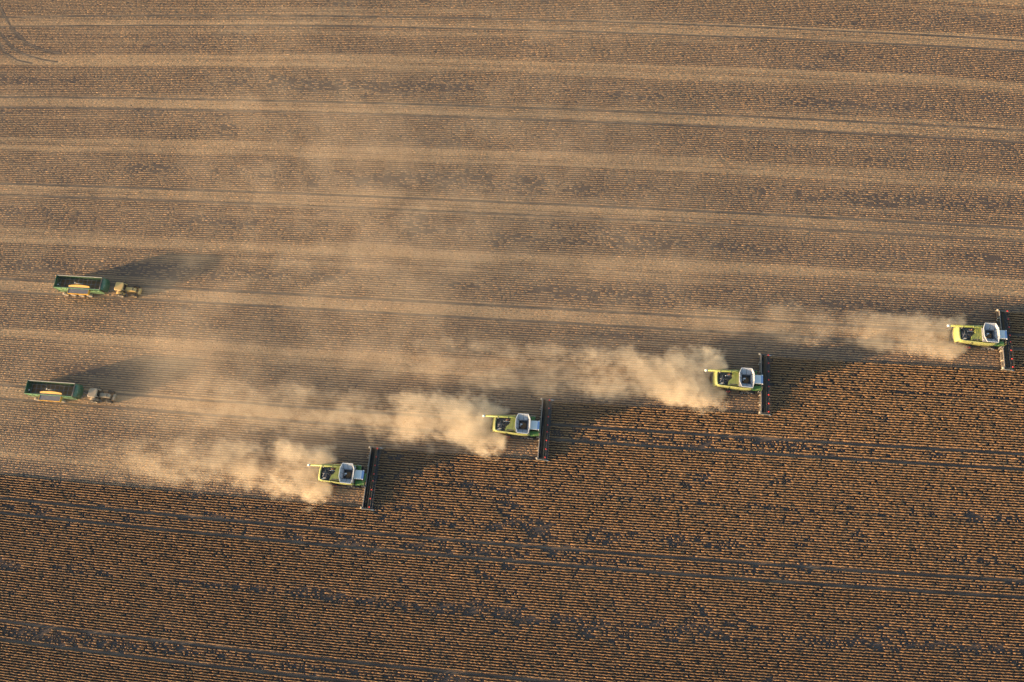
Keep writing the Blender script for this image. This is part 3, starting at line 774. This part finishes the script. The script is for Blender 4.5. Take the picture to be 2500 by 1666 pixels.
def make_trailer():
    root = empty('grain_trailer', (0, 0, 0))
    yc = .57; x0, x1 = -5.4, 4.95; hw = 1.42; zt, zb = 3.5, 1.25
    ch = MB().box(x0 + .4, x1 + .3, yc - .5, yc + .5, .75, 1.0).box(-4.6, 1.9, yc - 1.4, yc + 1.4, .95, 1.2)
    ch.build('chassis', BLACK, root)
    MB().box(x0, x1, yc - hw + .05, yc + hw - .05, 1.2, zb + .1).build('floor', GREEN_D, root)
    for s, nm in ((-1, 'side_wall'), (1, 'side_wall')):
        y = yc + s * hw
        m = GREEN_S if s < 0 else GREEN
        w = MB().add([(x0, y - s * .16, zb), (x1, y - s * .16, zb), (x1, y, 2.1), (x0, y, 2.1), (x1, y, zt), (x0, y, zt), (x0, y - s * .24, zb), (x1, y - s * .24, zb), (x1, y - s * .07, 2.1), (x0, y - s * .07, 2.1), (x1, y - s * .07, zt), (x0, y - s * .07, zt)],
                     [(0, 1, 2, 3), (3, 2, 4, 5), (7, 6, 9, 8), (8, 9, 11, 10), (5, 4, 10, 11), (0, 3, 9, 6), (3, 5, 11, 9), (1, 7, 8, 2), (2, 8, 10, 4), (0, 6, 7, 1)])
        w = w.build(nm, m, root)
        b = MB()
        for x in np.linspace(x0 + .1, x1 - .1, 9):
            b.box(x - .05, x + .05, min(y, y + s * .05), max(y, y + s * .05), 2.1, zt - .05)
        b.box(x0, x1, min(y, y + s * .04), max(y, y + s * .04), 2.65, 2.74)
        each(b, 'wall_rib', m, w)
        MB().box(x0 - .05, x1 + .02, y - .07, y + .07, zt, zt + .07).build('top_rail', CREAM if s > 0 else GREEN_S, w)
        MB().box(x0, x1, min(y - s * .13, y - s * .02), max(y - s * .13, y - s * .02), zb - .25, zb).build('bottom_rail', GREEN_S, w)
    # rear and front walls, front bows outward
    MB().box(x0 - .08, x0, yc - hw, yc + hw, zb, zt + .12).box(x0 - .14, x0 - .08, yc - hw, yc - hw + .12, zb, zt + .1).box(x0 - .14, x0 - .08, yc + hw - .12, yc + hw, zb, zt + .1).build('rear_wall', GREEN, root)
    n = 9; vs = []; fs = []
    ys = np.linspace(-hw, hw, n)
    for (dx, z) in ((.02, zt - .05), (.20, zt + .30), (.42, zt + .28), (.75, zt - .5), (.95, 2.0), (.6, zb)):
        for y in ys:
            vs.append((x1 + dx + .32 * (1 - (y / hw) ** 2) * (1 if dx > .1 else .4), yc + y, z - .25 * (abs(y) / hw) ** 3 * (z > 3.2)))
    for i in range(5):
        for j in range(n - 1): fs.append((i * n + j, (i + 1) * n + j, (i + 1) * n + j + 1, i * n + j + 1))
    fw = MB().add(vs, fs).build('front_wall', GREEN, root, True)
    sd = fw.modifiers.new('thickness', 'SOLIDIFY'); sd.thickness = .06
    MB().tube([(x1 + .16, yc - hw, zt + .05), (x1 + .30, yc - hw * .5, zt + .25), (x1 + .38, yc, zt + .3), (x1 + .30, yc + hw * .5, zt + .25), (x1 + .16, yc + hw, zt + .05)], .10, 8).build('rolled_tarpaulin', BLACK, fw, True)
    b = MB()
    for y in (-.8, 0, .8): b.tube([(x1 + .75, yc + y, 3.4), (x1 + 1.15, yc + y, 2.6), (x1 + 1.2, yc + y, 1.9)], .05, 6)
    each(b, 'wall_rib', GREEN, fw)
    # sieve bars
    for x in np.linspace(x0 + .65, x1 - .6, 10):
        MB().box(x - .025, x + .025, yc - hw + .08, yc + hw - .08, 2.62, 2.68).build('grid_bar', GREY, root)
    for y in np.linspace(-.9, .9, 3):
        MB().box(x0 + .05, x1 - .05, yc + y - .02, yc + y + .02, 2.685, 2.72).build('grid_bar', GREY, root)
    g, k = 24, 9; vs = []; fs = []
    for i in range(g):
        for j in range(k):
            x = x0 + .05 + (x1 - x0 - .1) * i / (g - 1); y = yc - hw + .1 + (2 * hw - .2) * j / (k - 1)
            vs.append((x, y, 1.45 + .75 * math.exp(-((x + .9) / 2.0) ** 2 - ((y - yc - .5) / 1.0) ** 2) + .05 * random.random()))
    for i in range(g - 1):
        for j in range(k - 1): fs.append((i * k + j, (i + 1) * k + j, (i + 1) * k + j + 1, i * k + j + 1))
    MB().add(vs, fs).build('grain', GRAIN, root, True)
    # side hopper
    hp = MB().box(-2.05, 2.72, yc - 2.62, yc - 2.56, 3.0, 3.52).box(-2.05, -1.97, yc - 2.56, yc - 1.5, 3.0, 3.55).box(2.64, 2.72, yc - 2.56, yc - 1.5, 3.0, 3.55).box(-2.05, 2.72, yc - 2.62, yc - 1.45, 2.97, 3.03).build('side_hopper', YELLOW, root)
    MB().box(-1.95, 2.62, yc - 2.54, yc - 1.12, 3.46, 3.50).build('hopper_tarp', TARP, hp)
    vs = []; fs = []; n = 11
    for i in range(n):
        a = i / (n - 1); x = -2.05 + 4.77 * a; up = .16 * math.sin(math.pi * a) ** .7
        vs += [(x, yc - 1.12, 3.52), (x, yc - .86 + up * 1.2, 3.70 + up), (x, yc - .90 + up * 1.2, 3.62 + up), (x, yc - 1.12, 3.45)]
    for i in range(n - 1):
        for j in range(4): fs.append((i * 4 + j, i * 4 + (j + 1) % 4, (i + 1) * 4 + (j + 1) % 4, (i + 1) * 4 + j))
    fs += [(0, 3, 2, 1), tuple(range((n - 1) * 4, n * 4))]
    MB().add(vs, fs).build('hopper_lip', YELLOW, hp)
    MB().tube([(-.6, yc - .35, 3.75), (-.6, yc - .1, 3.95)], .12, 8).box(-.55, 1.1, yc - .36, yc - .30, 3.72, 3.77).build('tarp_crank', CREAM, hp, True)
    MB().box(x0 + .12, x0 + .4, yc - .55, yc - .3, 2.74, 2.80).build('hatch_handle', WHITE, root)
    # wheels
    for s in (-1, 1):
        for x in (-4.15, -2.32, -.45, 1.40):
            wheel('wheel', root, x, yc + s * 1.80, .66, .5, DUSTY, CREAM if s < 0 else GREY)
    # drawbar
    MB().tube([(x1 + .2, yc - .4, .85), (7.3, yc - .15, .7)], .08, 6).tube([(x1 + .2, yc + .4, .85), (7.3, yc - .10, .7)], .08, 6).box(5.2, 5.9, yc - .9, yc - .55, .8, 1.2).build('drawbar', GREY, root)
    return root

def make_tractor(OCHRE):
    root = empty('tractor', (0, 0, 0))
    # rear axle at x=0; front axle at 3.05
    MB().box(-.4, 3.4, -.32, .32, .65, 1.15).box(-.15, .15, -1.2, 1.2, .75, 1.05).box(2.9, 3.2, -.95, .95, .55, .78).box(-.9, -.4, -.4, .4, .5, 1.1).build('chassis', BLACK, root)
    vs = []; fs = []
    secs = [(1.35, .46, 1.98), (1.7, .47, 2.02), (2.7, .44, 1.92), (3.35, .40, 1.76), (3.52, .33, 1.55)]
    prof = [(-1, 0.0), (-1, .72), (-.86, .93), (-.5, 1.0), (.5, 1.0), (.86, .93), (1, .72), (1, 0.0)]
    for x, w, z in secs:
        for a, b in prof: vs.append((x, a * w, 1.05 + (z - 1.05) * b))
    k = len(prof)
    for i in range(len(secs) - 1):
        for j in range(k - 1): fs.append((i * k + j, (i + 1) * k + j, (i + 1) * k + j + 1, i * k + j + 1)[::-1])
    fs += [tuple(range(k)), tuple(reversed(range((len(secs) - 1) * k, len(secs) * k)))]
    hd = MB().add(vs, fs).build('hood', OCHRE, root)
    MB().box(3.50, 3.56, -.28, .28, 1.1, 1.5).build('grille', BLACK, hd)
    MB().box(2.45, 3.0, -.24, .24, 1.86, 1.905).build('hood_vent', BLACK, hd)
    MB().tube([(1.45, -.62, 1.2), (1.45, -.66, 3.0), (1.38, -.66, 3.1)], .06, 8).build('exhaust_stack', SILVER, root, True)
    c = MB().box(-.55, -.45, -.85, .85, 1.3, 2.85).box(-.5, 1.3, -.85, .85, 1.15, 1.32).build('cab', BLACK, root)
    MB().add([(1.28, -.80, 1.32), (1.28, .80, 1.32), (1.05, .78, 2.86), (1.05, -.78, 2.86), (1.23, -.80, 1.32), (1.23, .80, 1.32), (1.0, .78, 2.86), (1.0, -.78, 2.86)], [(0, 1, 2, 3), (7, 6, 5, 4), (0, 3, 7, 4), (1, 5, 6, 2), (3, 2, 6, 7), (0, 4, 5, 1)]).build('windscreen', GLASS, c)
    for s in (-1, 1):
        MB().add([(-.45, s * .86, 1.32), (1.23, s * .86, 1.32), (1.0, s * .82, 2.86), (-.45, s * .82, 2.86), (-.45, s * .82, 1.32), (1.23, s * .82, 1.32), (1.0, s * .78, 2.86), (-.45, s * .78, 2.86)], [(0, 1, 2, 3), (7, 6, 5, 4), (0, 4, 5, 1), (1, 5, 6, 2), (2, 6, 7, 3), (3, 7, 4, 0)]).build('side_window', GLASS, c)
        MB().tube([(.95, s * .82, 2.5), (1.15, s * 1.35, 2.5)], .02, 6).box(1.12, 1.18, s * 1.42 - .12, s * 1.42 + .12, 2.2, 2.6).build('mirror', BLACK, c)
    rp = [(-.62, -.72), (-.45, -.95), (1.0, -.97), (1.22, -.72), (1.28, 0), (1.22, .72), (1.0, .97), (-.45, .95), (-.62, .72)]
    sh = [(.3 + (x - .3) * .88, y * .88) for x, y in rp]
    n = len(rp)
    b = MB().add([(x, y, 2.86) for x, y in rp] + [(x, y, 3.0) for x, y in rp] + [(x, y, 3.08) for x, y in sh], [tuple(reversed(range(n))), tuple(range(2 * n, 3 * n))] + [(i, (i + 1) % n, n + (i + 1) % n, n + i) for i in range(n)] + [(n + i, n + (i + 1) % n, 2 * n + (i + 1) % n, 2 * n + i) for i in range(n)])
    b.build('roof', OCHRE, c)
    MB().tube([(-.35, .7, 3.05), (-.35, .7, 3.2)], .07, 8).build('beacon', YELLOW, c, True)
    for s in (-1, 1):
        vs = []; fs = []
        aa = np.linspace(R(10), R(165), 8)
        for a in aa:
            for r_, y in ((1.0, .72), (1.0, 1.28), (.95, 1.30), (.95, .72)): vs.append((math.cos(a) * r_, s * y, .92 + math.sin(a) * r_))
        for i in range(7):
            for j in range(4): fs.append((i * 4 + j, i * 4 + (j + 1) % 4, (i + 1) * 4 + (j + 1) % 4, (i + 1) * 4 + j))
        MB().add(vs, fs).build('fender', OCHRE, root)
        wheel('rear_wheel', root, 0, s * 1.22, .92, .68, RUBBER, CREAM, lug=True)
        wheel('front_wheel', root, 3.05, s * 1.05, .68, .5, RUBBER, OCHRE, lug=True)
    MB().box(3.75, 4.25, -.62, .62, .62, 1.12, .08).build('front_weight', OCHRE, root)
    MB().box(3.4, 3.8, -.3, .3, .6, .85).build('weight_bracket', BLACK, root)
    b = MB()
    for i in range(3): b.box(.9, 1.35, -1.1 - .06 * i, -.85 - .06 * i, .95 - .28 * i, .99 - .28 * i)
    each(b, 'step', GREY, root)
    MB().box(.6, 1.4, .4, .95, .6, 1.1, .05).build('fuel_tank', BLACK, root)
    return root

combine = make_combine()
WHERE = ['lime green combine harvester nearest the bottom, with rows of uncut crop below it',
         'lime green combine harvester second from the left of the four',
         'lime green combine harvester third from the left of the four',
         'lime green combine harvester at the right edge, its header ahead of all the others']
for i, (x, y) in enumerate(COMBINES):
    o = combine if i == 0 else copy_tree(combine)
    o.location = (x - 4.5, y, 0)
    tag(o, WHERE[i], 'combine harvester', 'combine harvesters working in echelon')
trailer = make_trailer()
for i, (x, y) in enumerate([(-114.0, 67.5), (-114.0, 43.5)]):
    o = trailer if i == 0 else copy_tree(trailer)
    o.location = (x, y, 0)
    w = 'upper' if i == 0 else 'lower'
    tag(o, 'green grain trailer with yellow side hopper, the %s of the two' % w, 'trailer', 'grain trailers behind the tractors')
    o = make_tractor(OCHRE if i == 0 else paint('dust_grey_paint', (0.25, 0.185, 0.115), 0.42, 0, 0.4, (0.33, 0.265, 0.19)))
    o.location = (x + 8.65, y + .42, 0); o.rotation_euler = (0, 0, R(-2.0))
    tag(o, ('dusty ochre tractor pulling the upper green trailer', 'dusty grey-brown tractor pulling the lower green trailer')[i], 'tractor', 'tractors with grain trailers')
#END_MACHINES
#DUST
# ------------------------------------------------------------------ dust thrown up behind the machines
def plume_material(name, dens, decay, w0, w1, hgt, seed, front, edge, length):
    """dust, densest at the spreader and thinning as it drifts back (-X)"""
    m = bpy.data.materials.new(name); t = NT(m)
    tc = t.n('ShaderNodeTexCoord').outputs['Object']
    sp = t.n('ShaderNodeSeparateXYZ'); t.l(tc, sp.inputs[0])
    x, y, z = sp.outputs
    s = t.math('MULTIPLY', x, -1.0)
    ofs = t.n('ShaderNodeVectorMath', operation='ADD'); t.l(tc, ofs.inputs[0]); ofs.inputs[1].default_value = (seed * 17.3, seed * 5.1, seed * 3.7)
    big = t.noise(t.scalev(ofs.outputs[0], 0.17, 0.20, 0.22), 1.0, 1.0, 0.5, 0.0)
    fin = t.noise(t.scalev(ofs.outputs[0], 0.62, 0.78, 0.45), 1.0, 4.0, 0.70, 0.0)
    # half width grows with distance; two lobes start beside the machine
    w = t.mapr(s, 0.0, 7.0, w0, w1)
    ay = t.math('ABSOLUTE', y)
    ry = t.math('DIVIDE', ay, w)
    lobe = t.mapr(ay, 0.9, 2.6)
    st = t.math('SUBTRACT', s, t.math('MULTIPLY', t.math('SUBTRACT', 1.0, lobe), 3.1))      # middle starts behind the tail
    fr = t.mapr(st, 0.0, front)
    sh = t.math('MULTIPLY', t.mapr(ry, 1.0, 0.30), fr)
    top = t.mapr(s, 0.0, 12.0, hgt * 0.62, hgt)
    sh = t.math('MULTIPLY', sh, t.mapr(t.math('DIVIDE', z, top), 1.0, 0.45))
    n = t.math('ADD', t.math('MULTIPLY', big, 0.5), t.math('MULTIPLY', fin, 0.5))
    # thinning trail needs a higher noise to show: it breaks into wisps
    age = t.mapr(s, 3.0, decay * 3.0, 0.0, 0.26)
    q = t.math('SUBTRACT', t.math('ADD', t.math('MULTIPLY', sh, 0.84), t.math('MULTIPLY', t.math('SUBTRACT', n, 0.5), 2.8)), t.math('ADD', age, 0.22))
    d = t.mapr(q, 0.0, edge)
    fade = t.math('ADD', t.math('MULTIPLY', t.math('EXPONENT', t.math('MULTIPLY', s, -1.0 / decay)), 0.76), t.math('MULTIPLY', t.math('EXPONENT', t.math('MULTIPLY', s, -0.018)), 0.24))
    fade = t.math('MULTIPLY', fade, t.mapr(s, length, length - 18.0))
    d = t.math('MULTIPLY', t.math('MULTIPLY', d, fade), dens)
    d = t.math('MULTIPLY', d, fr)
    v = t.n('ShaderNodeVolumePrincipled')
    v.inputs['Color'].default_value = (0.97, 0.85, 0.66, 1)
    v.inputs['Anisotropy'].default_value = 0.15
    t.l(d, v.inputs['Density'])
    o = t.n('ShaderNodeOutputMaterial'); t.l(v.outputs[0], o.inputs['Volume'])
    m.cycles.volume_step_rate = 0.35
    return m
def plume(name, loc, length, w0, w1, hgt, mat):
    """closed hull of the cloud: a lumpy tunnel lying on the ground"""
    n, k = 26, 14; V = []; F = []
    for i in range(n):
        s = length * (i / (n - 1)) ** 1.25
        g = min(1.0, s / 7.0); g = g * g * (3 - 2 * g)
        w = (w0 + (w1 - w0) * g) * (1.0 if i else 0.8) + .35
        h = hgt * (0.64 + 0.36 * min(1, s / 12.0)) * (1.0 if i else 0.85)
        tail = 1.0 - 0.35 * max(0.0, (s / length - 0.6) / 0.4) ** 2
        for j in range(k):
            a = math.pi * j / (k - 1)
            lump = 1 + 0.05 * math.sin(i * 1.7 + j * 2.3) + 0.04 * math.sin(i * 0.9 - j * 1.1)
            V.append((-s + .3 * math.sin(j * 1.3), math.copysign(abs(math.cos(a)) ** .7, math.cos(a)) * w * tail * lump, 0.12 + h * max(0.0, math.sin(a)) ** .6 * tail * lump))
    for i in range(n - 1):
        for j in range(k - 1):
            F.append((i * k + j, i * k + j + 1, (i + 1) * k + j + 1, (i + 1) * k + j))
        F.append((i * k + k - 1, i * k, (i + 1) * k, (i + 1) * k + k - 1))
    F += [tuple(reversed(range(k))), tuple(range((n - 1) * k, n * k))]
    o = MB().add(V, F).build(name, mat)
    bm = bmesh.new(); bm.from_mesh(o.data); bmesh.ops.recalc_face_normals(bm, faces=bm.faces[:]); bm.to_mesh(o.data); bm.free()
    o.location = loc
    return o
PL = [dict(dens=0.64, decay=8, w0=6.0, w1=9.2, hgt=4.8, length=58), dict(dens=0.68, decay=11, w0=6.0, w1=9.2, hgt=5.2, length=80),
      dict(dens=0.68, decay=11, w0=6.0, w1=9.0, hgt=5.0, length=82), dict(dens=0.44, decay=9, w0=5.0, w1=7.2, hgt=4.2, length=68)]
PW = ['billowing tan dust behind the combine nearest the bottom', 'long thick tan dust trail behind the second combine from the left',
      'tan dust cloud behind the third combine from the left', 'thin tan dust behind the combine at the right edge']
for i, ((x, y), p) in enumerate(zip(COMBINES, PL)):
    m = plume_material('dust_%d' % (i + 1), p['dens'], p['decay'], p['w0'], p['w1'], p['hgt'], i + 1.37, 2.0, 0.66, p['length'])
    o = plume('dust_plume', (x - 5.4, y + .2, 0), p['length'], p['w0'], p['w1'], p['hgt'], m)
    tag(o, PW[i], 'dust cloud', 'dust clouds behind the combines')

# older dust drifting low over the cut ground
def drift_material():
    m = bpy.data.materials.new('drifting_dust'); t = NT(m)
    tc = t.n('ShaderNodeTexCoord').outputs['Object']
    sp = t.n('ShaderNodeSeparateXYZ'); t.l(tc, sp.inputs[0])
    x, y, z = sp.outputs
    a = t.noise(t.scalev(tc, 0.026, 0.034, 0.05), 1.0, 2.0, 0.6, 0.0)
    b = t.noise(t.scalev(tc, 0.16, 0.20, 0.12), 1.0, 2.5, 0.65, 0.0)
    n = t.math('ADD', t.math('MULTIPLY', a, 0.58), t.math('MULTIPLY', b, 0.42))
    d = t.mapr(n, 0.40, 0.70, 0.16, 1.0)
    d = t.math('MULTIPLY', d, t.mapr(x, 62.0, -35.0, 0.12, 1.0))
    d = t.math('MULTIPLY', d, t.mapr(x, -88.0, -103.0, 1.0, 0.26))
    # only over the ground already cut, behind the line of combines
    d = t.math('MULTIPLY', d, t.mapr(t.math('SUBTRACT', y, t.math('MULTIPLY', x, 0.3)), 45.5, 58.0))
    d = t.math('MULTIPLY', d, t.mapr(y, 24.0, 33.0))
    d = t.math('MULTIPLY', d, t.mapr(y, 150.0, 75.0, 0.45, 1.0))
    d = t.math('MULTIPLY', d, t.mapr(z, 6.4, 1.0))
    v = t.n('ShaderNodeVolumePrincipled')
    v.inputs['Color'].default_value = (0.97, 0.86, 0.69, 1)
    v.inputs['Anisotropy'].default_value = 0.2
    t.l(t.math('MULTIPLY', d, DRIFT), v.inputs['Density'])
    o = t.n('ShaderNodeOutputMaterial'); t.l(v.outputs[0], o.inputs['Volume'])
    m.cycles.volume_step_rate = 0.25
    return m
DRIFT = 0.050
o = MB().add([(-185, 20, .35), (66, 22, .35), (72, 165, .35), (-190, 165, .35), (-185, 20, 6.6), (66, 22, 6.6), (72, 165, 6.6), (-190, 165, 6.6)],
             [(3, 2, 1, 0), (4, 5, 6, 7), (0, 1, 5, 4), (1, 2, 6, 5), (2, 3, 7, 6), (3, 0, 4, 7)]).build('drifting_dust', drift_material())
tag(o, 'thin veil of dust drifting over the cut field', 'dust', kind='stuff')
#END_DUST
